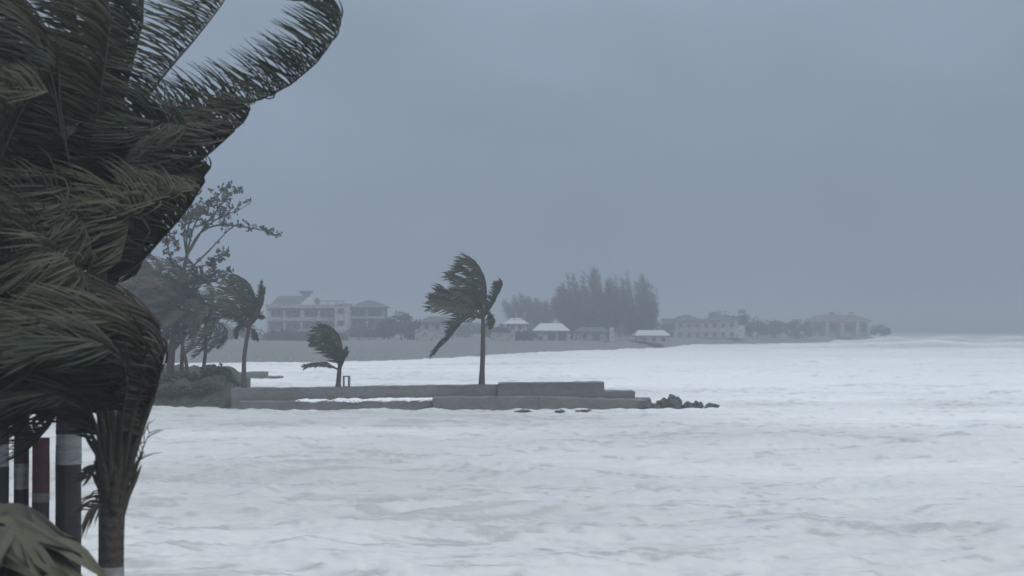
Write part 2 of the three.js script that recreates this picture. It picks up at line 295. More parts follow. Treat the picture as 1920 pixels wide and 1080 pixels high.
{ // tall palm on the sea wall
  const D = 93.8, base = P(903, 722, D), crown = P(906, 590, D), R = rng(101);
  base.y = yAt(726, wallD) + 0.06;
  const g = palm('coconut_palm', base, crown, 0.145, 0.115, 'wind-bent palm with a slim trunk standing on the sea wall', 'palms', 0.03);
  const o = { n: 46, leaf: 0.92, wide: 0.036, w: 0.85, g: 0.2, rib: 0.05, segs: 3 };
  const F = [ // read from the photograph: top plume, windward frond, streaming fronds, hanging frond
    [[906, 592], [912, 560], [908, 520], [890, 492], [868, 490]], [[905, 592], [906, 550], [898, 510], [880, 486, -0.4], [862, 498]], [[904, 592], [902, 560], [890, 525], [870, 505], [850, 512]], [[904, 594], [898, 560, 0.5], [880, 535, 0.8], [856, 520, 1], [838, 516, 1]],
    [[908, 592], [922, 570], [936, 548], [942, 532], [938, 526]], [[908, 594], [918, 580], [930, 560], [936, 542], [930, 530]], [[907, 595], [914, 588], [922, 594], [925, 604], [922, 612]],
    [[904, 594], [885, 575], [860, 556], [836, 546], [818, 546]], [[904, 595], [880, 578, 0.6], [850, 566, 1], [826, 560, 1], [806, 562, 1]], [[904, 596], [878, 582, -0.7], [848, 576, -1], [822, 574, -1], [804, 580, -1]], [[903, 596], [880, 582], [858, 572], [835, 566], [812, 556]],
    [[902, 597], [888, 592], [870, 600], [850, 622], [828, 646], [808, 668]], [[902, 597], [884, 594, -0.5], [868, 598, -0.7], [855, 610, -0.8], [848, 624, -0.8]], [[903, 594], [894, 570], [880, 552], [864, 545], [850, 548]], [[906, 592], [904, 570, -0.8], [894, 545, -1.4], [878, 528, -1.6], [860, 526, -1.6]],
  ];
  F.forEach((f, i) => { const hang = i === 11; frond(g, poly(D, f), { ...o, ...(hang ? { leaf: 0.5, w: 0.3, g: 0.9, spread: 0.4 } : {}), ...(i > 3 && i < 7 ? { leaf: 0.55, w: 0.6 } : {}), tint: i % 4 === 1 ? OLIVE : GREEN, normal: V(R() - 0.5, 0.3, 1) }, R); });
}
{ // young palm on the wall
  const D = 93.8, base = P(634, 727, D), crown = P(637, 686, D), R = rng(102);
  base.y = yAt(728.5, wallD) + 0.05;
  const g = palm('coconut_palm', base, crown, 0.14, 0.12, 'short young palm blown flat over the wall, barely any trunk', 'palms', 0);
  const o = { n: 30, leaf: 0.75, wide: 0.035, w: 0.9, g: 0.1, rib: 0.045 };
  const F = [[[637, 688], [642, 665], [640, 640], [628, 620], [608, 612]], [[637, 688], [640, 660, 0.5], [632, 632, 0.7], [616, 616, 0.8], [596, 612, 0.8]], [[636, 688], [636, 664, -0.5], [626, 640, -0.8], [608, 622, -0.9], [588, 618, -1]], [[636, 690], [632, 668], [620, 650], [602, 636], [584, 630]], [[636, 690], [630, 672, 0.6], [614, 656, 0.9], [598, 646, 1], [582, 644, 1]],
    [[639, 690], [646, 674], [651, 660], [652, 652]], [[639, 690], [644, 676, -0.4], [650, 668, -0.5], [654, 660, -0.5]], [[635, 694], [622, 688], [604, 684], [584, 684], [567, 688]], [[634, 693], [620, 685, -0.4], [602, 682, -0.5], [584, 685, -0.5], [570, 692, -0.5]], [[637, 688], [638, 664], [630, 645], [618, 632], [604, 628]]];
  F.forEach((f, i) => frond(g, poly(D, f), { ...o, ...(i === 7 || i === 8 ? { leaf: 0.32, w: 0.4, g: 0.6, spread: 0.5 } : {}), ...(i === 5 || i === 6 ? { leaf: 0.35 } : {}), normal: V(R() - 0.5, 0.3, 1) }, R));
}
{ // slim palm where the wall meets the bank
  const D = 93.6, base = P(457, 729, D), crown = P(467, 612, D), R = rng(103);
  base.y = yAt(728.5, wallD) + 0.03;
  const g = palm('coconut_palm', base, crown, 0.125, 0.11, 'palm with curved slim trunk at the landward end of the wall', 'palms', -0.12);
  const o = { n: 34, leaf: 0.8, wide: 0.038, w: 0.7, g: 0.3, rib: 0.05 };
  const F = [[[467, 612], [474, 580], [470, 545], [450, 522], [430, 522]], [[466, 612], [466, 575, 0.6], [454, 540, 0.8], [436, 526, 0.9], [416, 534, 1]], [[466, 613], [458, 580, -0.6], [444, 555, -0.8], [426, 545, -1], [408, 552, -1]], [[465, 614], [450, 590], [434, 575], [418, 570], [404, 578]], [[465, 614], [448, 595, 0.7], [432, 588, 1], [416, 590, 1], [405, 600, 1]],
    [[469, 612], [480, 580], [490, 550], [492, 528]], [[469, 612], [482, 590, 0.3], [492, 565, 0.4], [496, 540, 0.4]], [[469, 614], [478, 600], [488, 592], [494, 596]], [[468, 616], [474, 618], [480, 626], [484, 636]], [[465, 616], [456, 610], [448, 618], [444, 632]], [[467, 612], [472, 585], [464, 560], [448, 545], [432, 545]], [[467, 612], [474, 590, -0.5], [478, 560, -0.7], [466, 534, -0.8], [446, 528, -0.8]], [[466, 612], [456, 590, -1], [440, 570, -1.4], [424, 562, -1.5], [410, 566, -1.5]]];
  F.forEach((f, i) => frond(g, poly(D, f), { ...o, ...(i > 4 && i < 10 ? { leaf: 0.38, w: 0.4 } : {}), tint: i % 5 === 2 ? OLIVE : GREEN, normal: V(R() - 0.5, 0.3, 1) }, R));
}
{ // palms crowded on the bank
  const list = [[340, 352, 560, 101, 'palm in the bank cluster with its crown highest, behind the near palms'], [356, 330, 585, 99, 'leaning palm of the bank cluster, crown streaming left behind near fronds'], [379, 386, 600, 102, 'palm of the bank cluster nearest the slim wall palm'], [318, 290, 545, 105, 'farthest palm of the bank cluster, half hidden by the near palms']];
  list.forEach(([bx, cx, cy, D, label], i) => {
    const R = rng(200 + i), base = P(bx, 705, D), crown = P(cx, cy, D); base.y = bankY - 0.2;
    const g = palm('coconut_palm', base, crown, 0.11, 0.1, label, 'palms', 0.1 * (i - 1));
    fronds(g, crown, 26, 3.5, { n: 44, leaf: 0.8, wide: 0.026, loose: 2.2, rag: 0.25, w: 0.8, g: 0.35, rib: 0.05, wind: 0.55, sag: 0.3 }, R);
  });
}

// ---------------------------------------------------------------- near palms
const DA = 15, DB = 17.2, DC = 15.8;
const paintWhite = new THREE.MeshStandardMaterial({ color: lin(0.4, 0.41, 0.42), map: cast, roughness: 0.75, bumpMap: bumpFine, bumpScale: 0.004 });
{
  const R = rng(301), base = P(210, 1300, DA), crown = P(214, 835, DA); base.y = GROUND;
  base.x = P(208, 1000, DA).x;
  const g = thing('coconut_palm', base, 'nearest palm, ragged flaring crown on a short dark trunk painted white low down', 'palm', 'palms');
  const top = yAt(930, DA), wy = yAt(1062, DA), x0 = P(211, 1000, DA).x;
  mesh('trunk', tube([V(x0, wy, -DA), V(x0, (wy + top) / 2, -DA), V(x0 + 0.01, top, -DA), V(P(214, 885, DA).x, yAt(885, DA), -DA), V(P(217, 840, DA).x, yAt(840, DA), -DA)], [0.104, 0.105, 0.106, 0.108, 0.112, 0.1, 0.06], 26, 14, base), palmBark, g);
  mesh('painted_band', tube([V(x0, GROUND - 0.1, -DA), V(x0, (wy + GROUND) / 2, -DA), V(x0, wy, -DA)], [0.125, 0.11, 0.106], 10, 14, base), paintWhite, g);
  // leaf bases that flare out of the trunk, then the blown fronds
  const o = { n: 120, leaf: 0.6, wide: 0.0095, w: 1.05, g: 0.22, t0: 0.34, rib: 0.027, segs: 6, rag: 0.26, loose: 2 };
  const F = [[[230, 925], [268, 800], [296, 715], [296, 630], [255, 575], [170, 560], [70, 575]], [[228, 925], [255, 790, 0.2], [282, 700, 0.3], [270, 610, 0.3], [210, 560, 0.3], [120, 545, 0.3]], [[226, 925], [248, 790, -0.2], [270, 690, -0.3], [262, 620, -0.4], [200, 590, -0.5], [100, 600, -0.6], [0, 640, -0.6]],
    [[222, 925], [236, 780], [240, 680], [215, 600], [140, 560], [40, 560]], [[216, 925], [222, 780, 0.2], [215, 690, 0.4], [180, 620, 0.5], [100, 590, 0.6], [0, 610, 0.6]], [[212, 925], [212, 780, -0.2], [200, 690, -0.4], [150, 640, -0.5], [60, 630, -0.6], [-40, 670, -0.6]], [[208, 925], [200, 780], [180, 700], [120, 660], [30, 670], [-60, 710]],
    [[200, 925], [188, 790, 0.2], [160, 730, 0.4], [100, 700, 0.5], [20, 720, 0.5], [-60, 760, 0.5]], [[196, 925], [180, 800, -0.2], [150, 745, -0.3], [90, 730, -0.4], [10, 750, -0.4]], [[230, 925], [268, 790, -0.1], [300, 700, -0.2], [304, 640, -0.2], [280, 590, -0.3], [220, 580, -0.3]], [[226, 915], [246, 780, 0.4], [262, 720, 0.7], [250, 660, 0.9], [200, 630, 1], [110, 640, 1]], [[218, 915], [230, 770, -0.4], [236, 700, -0.7], [210, 650, -0.9], [140, 640, -1.1], [50, 680, -1.2]],
    [[214, 915], [206, 760, 0.5], [190, 690, 0.8], [140, 650, 1], [60, 650, 1.1]], [[224, 915], [244, 770], [256, 690], [240, 640], [180, 620], [90, 620], [0, 650]], [[232, 920], [266, 795, -0.1], [290, 735, -0.1], [304, 680, -0.2], [298, 640, -0.2]]];
  F.forEach((f, i) => frond(g, poly(DA, f), { ...o, ...(i === 14 ? { leaf: 0.3 } : {}), tint: i % 4 === 2 ? OLIVE : i % 5 === 4 ? BROWN : GREEN, normal: V(R() * 0.6 - 0.3, 0.2 + 0.4 * R(), 1) }, R));
  for (let i = 0; i < 22; i++) { // old leaf bases clasping the trunk, their torn ends standing off it
    const a = i * 2.4, sx = Math.cos(a), z = Math.sin(a) * 0.1, y0 = lerp(945, 850, i / 22), out = lerp(30, 66, R()), up = lerp(34, 92, R());
    mesh('leaf_base', tube([P(212 + sx * 14, y0 + 22, DA + z), P(213 + sx * 23, y0 - 12, DA + z * 1.3), P(214 + sx * lerp(27, out, 0.5), y0 - up * 0.6, DA + z * 1.7), P(215 + sx * out, y0 - up, DA + z * 2)], [0.042, 0.044, 0.032, 0.02, 0.005], 10, 6, base), i % 3 ? palmBark : ribMat, g);
  }
  // broken stubs left on the trunk
  const stub = (pts, oo) => frond(g, poly(DA, pts), { n: 7, leaf: 0.26, wide: 0.006, t0: 0.45, rib: 0.022, w: -0.35, g: 0.35, tint: BROWN, spread: 0.5, full: 0.7, normal: V(0, 0, 1), ...oo }, R).userData.label = 'broken stub of a torn frond';
  stub([[238, 935], [252, 890], [266, 845], [282, 808]], {});
  stub([[228, 925], [205, 932], [185, 944], [168, 956]], { n: 16, leaf: 0.36, w: 0.1, g: 1.5, wide: 0.009, t0: 0.2, full: 1 });
  stub([[205, 860], [186, 858], [170, 888], [150, 902]], { n: 10, leaf: 0.16, w: 0.4, wide: 0.018 });
  stub([[202, 880], [184, 840], [168, 805], [150, 765]], { n: 8, leaf: 0.2, w: 0.5, wide: 0.02, rib: 0.03 });
  stub([[200, 870], [176, 822], [156, 790], [146, 770]], { n: 8, leaf: 0.2, w: 0.6, wide: 0.02 });
  stub([[232, 905], [242, 880], [252, 850], [262, 830]], { n: 5, leaf: 0.12, full: 0.4 });
}
{
  const R = rng(302), base = P(204, 1200, DB), crown = P(178, 420, DB); base.y = GROUND;
  const g = palm('coconut_palm', base, crown, 0.1, 0.09, 'tall near palm whose long fronds whip up against the sky', 'palms', 0.06);
  const o = { n: 130, leaf: 0.7, wide: 0.009, w: 1.2, g: 0.12, rib: 0.026, segs: 6, t0: 0.2, loose: 1.4 };
  const F = [
    [[190, 400], [235, 250], [300, 150], [368, 70], [425, -5], [460, -70]],
    [[192, 405], [240, 246], [300, 206], [400, 202], [500, 182], [574, 136], [622, 80], [640, 26], [616, -4], [580, -10]],
    [[192, 410], [245, 320], [320, 290], [400, 262], [455, 232], [470, 204]],
    [[196, 430], [250, 380], [320, 340], [390, 290], [440, 246]],
    [[205, 520], [250, 500], [300, 450], [345, 400], [385, 340]],
    [[205, 500], [260, 440, 0.4], [320, 390, 0.5], [370, 345, 0.5], [395, 315, 0.5]],
    [[182, 400], [205, 280], [240, 150], [266, 40], [272, -60]],
    [[180, 400], [192, 270, 0.4], [222, 140, 0.6], [244, 20, 0.7], [240, -80, 0.7]],
    [[176, 400], [172, 280, -0.4], [190, 160, -0.6], [206, 40, -0.7], [196, -60, -0.7]],
    [[172, 400], [150, 300], [140, 190], [150, 80], [130, -30]],
    [[168, 400], [130, 310, -0.7], [112, 200, -1], [104, 100, -1.2], [36, -5, -1.3]],
    [[165, 402], [120, 330, 0.5], [70, 260, 0.7], [20, 210, 0.8], [-50, 190, 0.8]],
    [[170, 395], [130, 290, 0.6], [90, 200, 0.9], [40, 120, 1], [-30, 80, 1]],
    [[172, 398], [152, 250, 0.8], [120, 130, 1.2], [80, 40, 1.3], [20, -30, 1.3]],
    [[165, 408], [110, 350, -0.5], [50, 330, -0.8], [-20, 340, -1]],
    [[165, 412], [110, 380], [50, 380], [-20, 400]],
    [[168, 418], [120, 410, 0.5], [60, 430, 0.8], [0, 470, 0.9]],
    [[170, 422], [125, 430, -0.6], [70, 470, -1], [20, 530, -1.1]],
    [[178, 430], [170, 470, -0.7], [140, 520, -1.1], [90, 570, -1.3]],
    [[186, 430], [215, 450, 0.5], [225, 510, 0.8], [200, 570, 0.9]],
    [[190, 425], [240, 410, 0.3], [270, 440, 0.5], [262, 500, 0.5]],
    [[184, 405], [230, 300, -0.4], [270, 250, -0.6], [310, 230, -0.7], [350, 235, -0.7]],
    [[180, 400], [200, 300, 0.8], [215, 200, 1.2], [220, 100, 1.4], [205, 10, 1.4]],
    [[186, 410], [230, 350, 0.7], [280, 320, 1], [330, 310, 1.1], [370, 330, 1.1]],
    [[170, 400], [140, 330, 0.9], [90, 290, 1.3], [30, 290, 1.5], [-40, 310, 1.5]],
    [[168, 400], [120, 280, -0.8], [100, 160, -1.2], [70, 70, -1.4], [10, 10, -1.5], [-50, -10, -1.5]],
    [[166, 402], [110, 300, 1], [70, 190, 1.4], [30, 90, 1.6], [-30, 30, 1.6]],
    [[180, 415], [160, 380, -0.5], [165, 400, -0.9], [190, 450, -1.2]],
    [[176, 405], [200, 370, -0.6], [230, 370, -0.9], [240, 420, -1.1], [225, 490, -1.2]],
    [[176, 405], [150, 350, -0.8], [130, 350, -1.2], [120, 400, -1.4], [130, 470, -1.5]],
    [[186, 420], [220, 390, 0.8], [255, 380, 1.1], [290, 400, 1.2], [310, 440, 1.2]],
  ];
  F.forEach((f, i) => frond(g, poly(DB, f), { ...o, ...(i === 0 ? { leaf: 0.74, n: 110, w: 1.7, g: 0.02, tint: OLIVE, wide: 0.0085 } : i === 1 ? { leaf: 0.62, n: 170, w: 1.5, g: -0.35, wide: 0.0085, t0: 0.3 } : i === 2 || i === 3 ? { tint: BROWN, leaf: 0.8 } : { tint: i % 4 === 0 ? OLIVE : i % 7 === 3 && i !== 10 ? BROWN : i === 10 || i === 13 ? OLIVE : GREEN }), normal: V(R() * 0.6 - 0.3, 0.2 + 0.4 * R(), 1) }, R));
}
{
  const R = rng(303), base = P(-120, 1200, DC), crown = P(-40, 540, DC); base.y = GROUND;
  const g = palm('coconut_palm', base, crown, 0.12, 0.1, 'palm at the picture edge with only its fronds showing', 'palms', 0.05);
  const o = { n: 110, leaf: 0.66, wide: 0.0095, w: 0.9, g: 0.3, rib: 0.028, segs: 5 };
  const F = [[[-40, 540], [20, 440], [80, 400], [140, 410], [170, 470]], [[-40, 540], [30, 480, -0.5], [100, 470, -0.8], [150, 510, -0.9], [160, 590, -0.9]], [[-40, 545], [30, 540, 0.4], [90, 560, 0.6], [130, 620, 0.7], [140, 700, 0.7]], [[-40, 545], [20, 560, -0.6], [70, 610, -0.9], [100, 680, -1], [100, 760, -1]], [[-40, 548], [10, 590], [45, 650], [60, 720], [50, 790]], [[-40, 535], [0, 400, 0.5], [50, 300, 0.7], [110, 240, 0.8], [150, 230, 0.8]], [[-40, 535], [-20, 380], [20, 250], [70, 160], [110, 120]], [[-40, 535], [-40, 400, -0.6], [-10, 280, -0.9], [40, 190, -1], [90, 170, -1]], [[-40, 540], [40, 510, 0.8], [110, 530, 1.2], [150, 590, 1.4], [150, 670, 1.4]], [[-40, 545], [10, 600, 0.8], [30, 680, 1], [20, 770, 1]]];
  F.forEach((f, i) => frond(g, poly(DC, f), { ...o, tint: i % 3 === 1 ? OLIVE : GREEN, normal: V(R() * 0.6 - 0.3, 0.2 + 0.4 * R(), 1) }, R));
  fronds(g, crown, 12, 2.6, { ...o, wind: 0.5, sag: 0.25 }, R);
}

// ---------------------------------------------------------------- painted posts on the near shore
{
  const paint = (r, g, b) => new THREE.MeshStandardMaterial({ color: lin(r, g, b), map: cast, bumpMap: bumpFine, bumpScale: 0.004, roughness: 0.7 });
  const black = paint(0.045, 0.048, 0.055), red = paint(0.1, 0.04, 0.04), white = paint(0.36, 0.38, 0.4), grey = paint(0.2, 0.2, 0.19);
  const D = 20;
  const list = [[-22, 11, [[690, 832, black], [832, 876, white], [876, 0, black]], 'dark post with a white band at the extreme edge of the picture'], [22, 50, [[690, 870, red], [870, 918, white], [918, 0, black]], 'narrow dark red post with its white band lowest'], [56, 88, [[822, 925, red], [925, 942, grey], [942, 0, black]], 'shorter dark red post between two banded posts'], [98, 146, [[690, 815, black], [815, 872, white], [872, 0, black]], 'widest black post with a broad white band, beside the nearest palm']];
  list.forEach(([a, b, bands, label], i) => {
    const D2 = D + (i % 2) * 0.15, x0 = P(a, 900, D2).x, x1 = P(b, 900, D2).x, r = (x1 - x0) / 2, g = thing('painted_post', V((x0 + x1) / 2, GROUND, -D2 - r), label, 'post', 'painted posts on the shore');
    bands.forEach(([t, l, m], k) => {
      const y1 = yAt(t, D2), y0 = l ? yAt(l, D2) : GROUND - 0.05, c = new THREE.CylinderGeometry(r * (k ? 1 : 0.99), r, y1 - y0, 20, 4), p = c.attributes.position;
      for (let j = 0; j < p.count; j++) { const w = 1 + 0.03 * n3(p.getX(j) * 6 + i * 4, (p.getY(j) + y0) * 2, p.getZ(j) * 6); p.setX(j, p.getX(j) * w); p.setZ(j, p.getZ(j) * w); }
      c.computeVertexNormals(); c.translate(0, (y0 + y1) / 2 - GROUND, 0);
      mesh('painted_band', c, m, g);
    });
  });
}

// ---------------------------------------------------------------- broad-leaved shrubs at the lower corner
function broadLeaf(L, W, curl, seed) {
  const nu = 7, nv = 6, p = [], ix = [];
  for (let i = 0; i <= nu; i++) for (let j = 0; j <= nv; j++) {
    const t = i / nu, s = j / nv * 2 - 1, w = W * Math.pow(Math.sin(Math.PI * Math.min(0.995, Math.pow(t, 0.8) * 0.96 + 0.035)), 0.85);
    p.push(s * w, Math.abs(s) * w * 0.28 - curl * t * t * L + 0.02 * Math.sin(s * 5 + seed + t * 7) * (0.3 + t), t * L);
  }
  for (let i = 0; i < nu; i++) for (let j = 0; j < nv; j++) { const a = i * (nv + 1) + j, b = a + nv + 1; ix.push(a, a + 1, b, a + 1, b + 1, b); }
  const g = new THREE.BufferGeometry(); g.setAttribute('position', new THREE.Float32BufferAttribute(p, 3)); g.setIndex(ix); g.computeVertexNormals(); return g;
}
{
  const leafs = [0, 1, 2, 3].map((k) => broadLeaf(0.46 + 0.07 * k, 0.1 + 0.016 * (k % 3), 0.35 + 0.14 * k, k * 2.1));
  const mats = [mat(0.066, 0.069, 0.043, 0.7), mat(0.078, 0.08, 0.048, 0.7), mat(0.055, 0.058, 0.038, 0.7), mat(0.064, 0.06, 0.052, 0.75)];
  const shrub = (label, R, at, spots) => {
    const g = thing('broadleaf_shrub', at, label, 'shrub', 'shrubs at the near shore');
    const root = V(at.x, GROUND - 0.05, at.z);
    spots.forEach(([px, py, D, m]) => {
      const tip = P(px, py, D), mid = root.clone().lerp(tip, 0.6).add(V((R() - 0.5) * 0.2, 0.1, 0.1));
      mesh('stem', tube([root.clone().add(V((R() - 0.5) * 0.2, 0, (R() - 0.5) * 0.2)), mid, tip.clone().add(V(0, -0.02, 0))], [0.014, 0.01, 0.006], 8, 5, at), bark, g);
      for (let k = 0; k < 4; k++) {
        const l = mesh('leaf', leafs[Math.floor(R() * 4)], mats[m ?? Math.floor(R() * 3)], g);
        l.position.copy(tip).sub(at).add(V((R() - 0.5) * 0.14, (R() - 0.5) * 0.1, (R() - 0.5) * 0.2));
        l.rotation.set(-0.1 + (R() - 0.5) * 0.6, (R() < 0.6 ? 0.75 : -1.3) + (R() - 0.5) * 1.3, (R() - 0.5) * 0.8 + 0.35, 'YXZ');
      }
    });
  };
  const R = rng(401), a = [], b = [];
  for (let i = 0; i < 34; i++) { const u = R(), px = lerp(-110, 52, u), top = px < 0 ? 990 : lerp(990, 1026, px / 52); a.push([px, lerp(top, 1150, Math.pow(R(), 0.9)), 11.6 + R() * 0.9]); }
  for (let i = 0; i < 26; i++) { const px = lerp(-80, 40, R()), top = px < 0 ? 944 : lerp(944, 962, px / 40); b.push([px, lerp(top, 1050, R()), 13 + R() * 0.8, R() < 0.35 ? 3 : undefined]); }
  shrub('low green shrub with large drooping leaves in the bottom corner', R, V(P(60, 1000, 12.1).x, GROUND, -12.1), a);
  shrub('taller brownish green shrub in front of the painted posts', R, V(P(50, 1000, 13.4).x, GROUND, -13.4), b);
}

// ---------------------------------------------------------------- leafy trees
function leafyTree(name, base, label, group, { trunk, branches, leaf = 0.3, per = 30, tint = [0.04, 0.05, 0.03], radius = 0.7, seed = 1, r = 0.2, lean = V() }) {
  const R = rng(seed), g = thing(name, base, label, 'tree', group), S = new Strips(), wood = [];
  const top = trunk;
  mesh('trunk', tube([base.clone().add(V(0, -0.15, 0)), base.clone().lerp(top, 0.5).add(V(0.1, 0, 0)), top], [r, r * 0.8, r * 0.55], 10, 8, base), bark, g);
  for (const b of branches) {
    const end = b.at, len = top.distanceTo(end), path = [top.clone(), top.clone().lerp(end, 0.5).add(V((R() - 0.5) * len * 0.15, len * 0.08, (R() - 0.5) * len * 0.15)), end];
    wood.push(tube(path, [r * 0.42, r * 0.25, r * 0.1], 8, 5, base));
    const n = Math.round(per * (b.k ?? 1)), rr = radius * (b.r ?? 1);
    for (let i = 0; i < n; i++) {
      const q = V(R() - 0.5, R() - 0.5, R() - 0.5).normalize().multiplyScalar(rr * Math.cbrt(R())).multiply(V(b.sx ?? 1.2, 0.75, 1)).add(end).add(lean.clone().multiplyScalar(R()));
      const d = V(-0.6 + (R() - 0.5) * 1.5, (R() - 0.45) * 1.3, (R() - 0.5) * 1.5).normalize(), ac = V(R() - 0.5, R() - 0.5, R() - 0.5).cross(d).normalize(), v = 0.65 + 0.7 * R();
      S.leaf(q, d, ac, leaf * (0.7 + 0.6 * R()), leaf * 0.26, tint.map((c) => c * v));
    }
  }
  mesh('branches', mergeGeometries(wood), bark, g);
  mesh('crown', S.build(base), leafMat, g);
  return g;
}
{ // broad-leaved tree with a bare reaching branch, behind the near palms
  const D = 99, base = P(318, 712, D), R = rng(501), S = new Strips(), wood = []; base.y = bankY;
  const g = thing('broadleaf_tree', base, 'thin-leaved tree with one branch reaching right above the slim palm', 'tree', 'trees on the bank');
  mesh('trunk', tube([base.clone().add(V(0, -0.2, 0)), P(326, 620, D), P(338, 540, D), P(350, 480, D)], [0.24, 0.19, 0.15, 0.11], 12, 8, base), bark, g);
  const limb = (list, r, lf, size, spread) => { // a limb with short leafy twigs along its outer part
    const pts = list.map(([x, y, dz = 0]) => P(x, y, D + dz)), c = new THREE.CatmullRomCurve3(pts); wood.push(tube(pts, [r, r * 0.7, r * 0.25], 12, 5, base));
    for (let i = 0; i < lf; i++) {
      const t = 0.35 + 0.65 * Math.pow(R(), 0.8), q = c.getPointAt(Math.min(0.999, t)), e = q.clone().add(V((R() - 0.35) * spread, (R() - 0.3) * spread, (R() - 0.5) * spread));
      wood.push(tube([q, q.clone().lerp(e, 0.5).add(V(0, 0.04, 0)), e], [0.022, 0.016, 0.008], 3, 3, base));
      for (let k = 0; k < 7; k++) { const d = V(-0.5 + (R() - 0.5) * 1.8, (R() - 0.4) * 1.6, (R() - 0.5) * 1.6).normalize(), v = 0.7 + 0.6 * R(); S.leaf(e.clone().add(V((R() - 0.5) * 0.2, (R() - 0.5) * 0.2, (R() - 0.5) * 0.2)), d, V(R() - 0.5, R() - 0.5, R() - 0.5).cross(d).normalize(), size * (0.6 + 0.7 * R()), size * 0.3, [0.05 * v, 0.06 * v, 0.05 * v]); }
    }
  };
  limb([[338, 540], [362, 500], [392, 470], [425, 435], [440, 424]], 0.08, 3, 0.2, 0.4);
  limb([[350, 480], [372, 440], [398, 424], [428, 422], [462, 426], [500, 434], [524, 444]], 0.08, 22, 0.26, 0.42);
  limb([[350, 480], [380, 430], [402, 400], [425, 372], [440, 356]], 0.08, 34, 0.26, 0.7);
  limb([[372, 440], [400, 415], [425, 402], [445, 395], [465, 384]], 0.06, 18, 0.24, 0.6);
  limb([[350, 480], [362, 430, 0.6], [380, 395, 1], [405, 372, 1], [424, 350, 1]], 0.07, 28, 0.26, 0.7);
  limb([[350, 480], [352, 430, -0.5], [366, 400, -0.8], [388, 398, -1]], 0.07, 26, 0.26, 0.8);
  limb([[350, 480], [345, 440], [350, 410], [360, 390]], 0.07, 22, 0.26, 0.8);
  limb([[345, 510], [370, 500], [395, 495], [412, 482], [424, 478]], 0.06, 22, 0.26, 0.7);
  limb([[342, 530], [372, 530], [400, 528], [415, 518], [428, 512]], 0.06, 26, 0.26, 0.7);
  limb([[342, 530], [366, 520, 1], [388, 512, 1.2], [405, 505, 1.3]], 0.06, 22, 0.26, 0.8);
  limb([[340, 540], [325, 500], [315, 465], [320, 440]], 0.07, 26, 0.26, 0.9);
  mesh('branches', mergeGeometries(wood), bark, g); mesh('crown', S.build(base), leafMat, g);
}
// bushes on the bank
function bush(name, px, py, D, w, h, n, leaf, seed, label, group, baseY, tint = [0.042, 0.052, 0.034]) {
  const R = rng(seed), c = P(px, py, D), base = V(c.x, baseY, c.z), g = thing(name, base, label, 'bush', group), S = new Strips(), wood = [];
  for (let i = 0; i < n; i++) {
    const a = R() * 6.283, e = Math.acos(R()), k = Math.pow(R(), 0.35), bump = 0.8 + 0.3 * n3(Math.cos(a) * 1.5 + seed, e * 2, Math.sin(a) * 1.5);
    const q = V(Math.cos(a) * Math.sin(e) * w, Math.cos(e) * h, Math.sin(a) * Math.sin(e) * w * 0.8).multiplyScalar(k * bump).add(base);
    const d = V(-0.5 + (R() - 0.5) * 1.6, (R() - 0.3) * 1.2, (R() - 0.5) * 1.6).normalize(), v = 0.6 + 0.75 * R();
    S.leaf(q, d, V(R() - 0.5, R() - 0.5, R() - 0.5).cross(d).normalize(), leaf * (0.7 + 0.6 * R()), leaf * 0.28, tint.map((x) => x * v));
  }
  for (let i = 0; i < 6; i++) { const a = i + R(); wood.push(tube([base.clone().add(V(0, -0.1, 0)), base.clone().add(V(Math.cos(a) * w * 0.3, h * 0.4, Math.sin(a) * w * 0.3)), base.clone().add(V(Math.cos(a) * w * 0.6, h * 0.75, Math.sin(a) * w * 0.5))], [0.05, 0.03, 0.012], 5, 4, base)); }
  mesh('stems', mergeGeometries(wood), bark, g);
  mesh('foliage', S.build(base), leafMat, g);
}
const BG = 'bushes on the grassy bank';
bush('bush', 405, 720, 98, 1.3, 1.05, 1500, 0.22, 601, 'tallest rounded bush on the bank beside the slim palm', BG, bankY - 0.1);
bush('bush', 432, 735, 96.5, 0.7, 0.75, 800, 0.2, 602, 'small bush between the tallest bush and the slim palm', BG, 0.9);
bush('bush', 345, 728, 97, 1.6, 0.75, 1600, 0.22, 603, 'wide low bush on the bank below the palm cluster', BG, bankY - 0.2);
bush('bush', 300, 735, 96.5, 1.3, 0.8, 1400, 0.22, 604, 'low bush on the bank partly behind the nearest palm', BG, bankY - 0.3);
bush('bush', 380, 745, 95.3, 1.5, 0.5, 1300, 0.2, 605, 'flat scrubby bush low on the seaward slope of the bank', BG, 0.75);
bush('bush', 325, 748, 95, 1.3, 0.45, 1100, 0.2, 606, 'flat scrubby bush at the waterline beside the nearest palm', BG, 0.7);

{ // small open frame on the wall beside the young palm
  const D = 93.9, x0 = P(643.5, 700, D).x, x1 = P(656, 700, D).x, y0 = yAt(728.5, wallD) + 0.03, y1 = yAt(704, D), g = thing('bench_frame', V((x0 + x1) / 2, y0, -D), 'small open grey frame standing on the wall beside the young palm', 'frame');
  const m = mat(0.13, 0.13, 0.135, 0.7), b = (n, w, h, d, x, y, z) => { const q = mesh(n, new THREE.BoxGeometry(w, h, d), m, g); q.position.set(x, y, z); };
  const w = x1 - x0, h = y1 - y0;
  b('upright', 0.06, h - 0.07, 0.5, -w / 2 + 0.03, (h - 0.07) / 2 - 0.02, 0); b('upright', 0.09, h - 0.07, 0.5, w / 2 - 0.045, (h - 0.07) / 2 - 0.02, 0); b('top_rail', w + 0.02, 0.07, 0.52, 0, h - 0.055, 0);
}

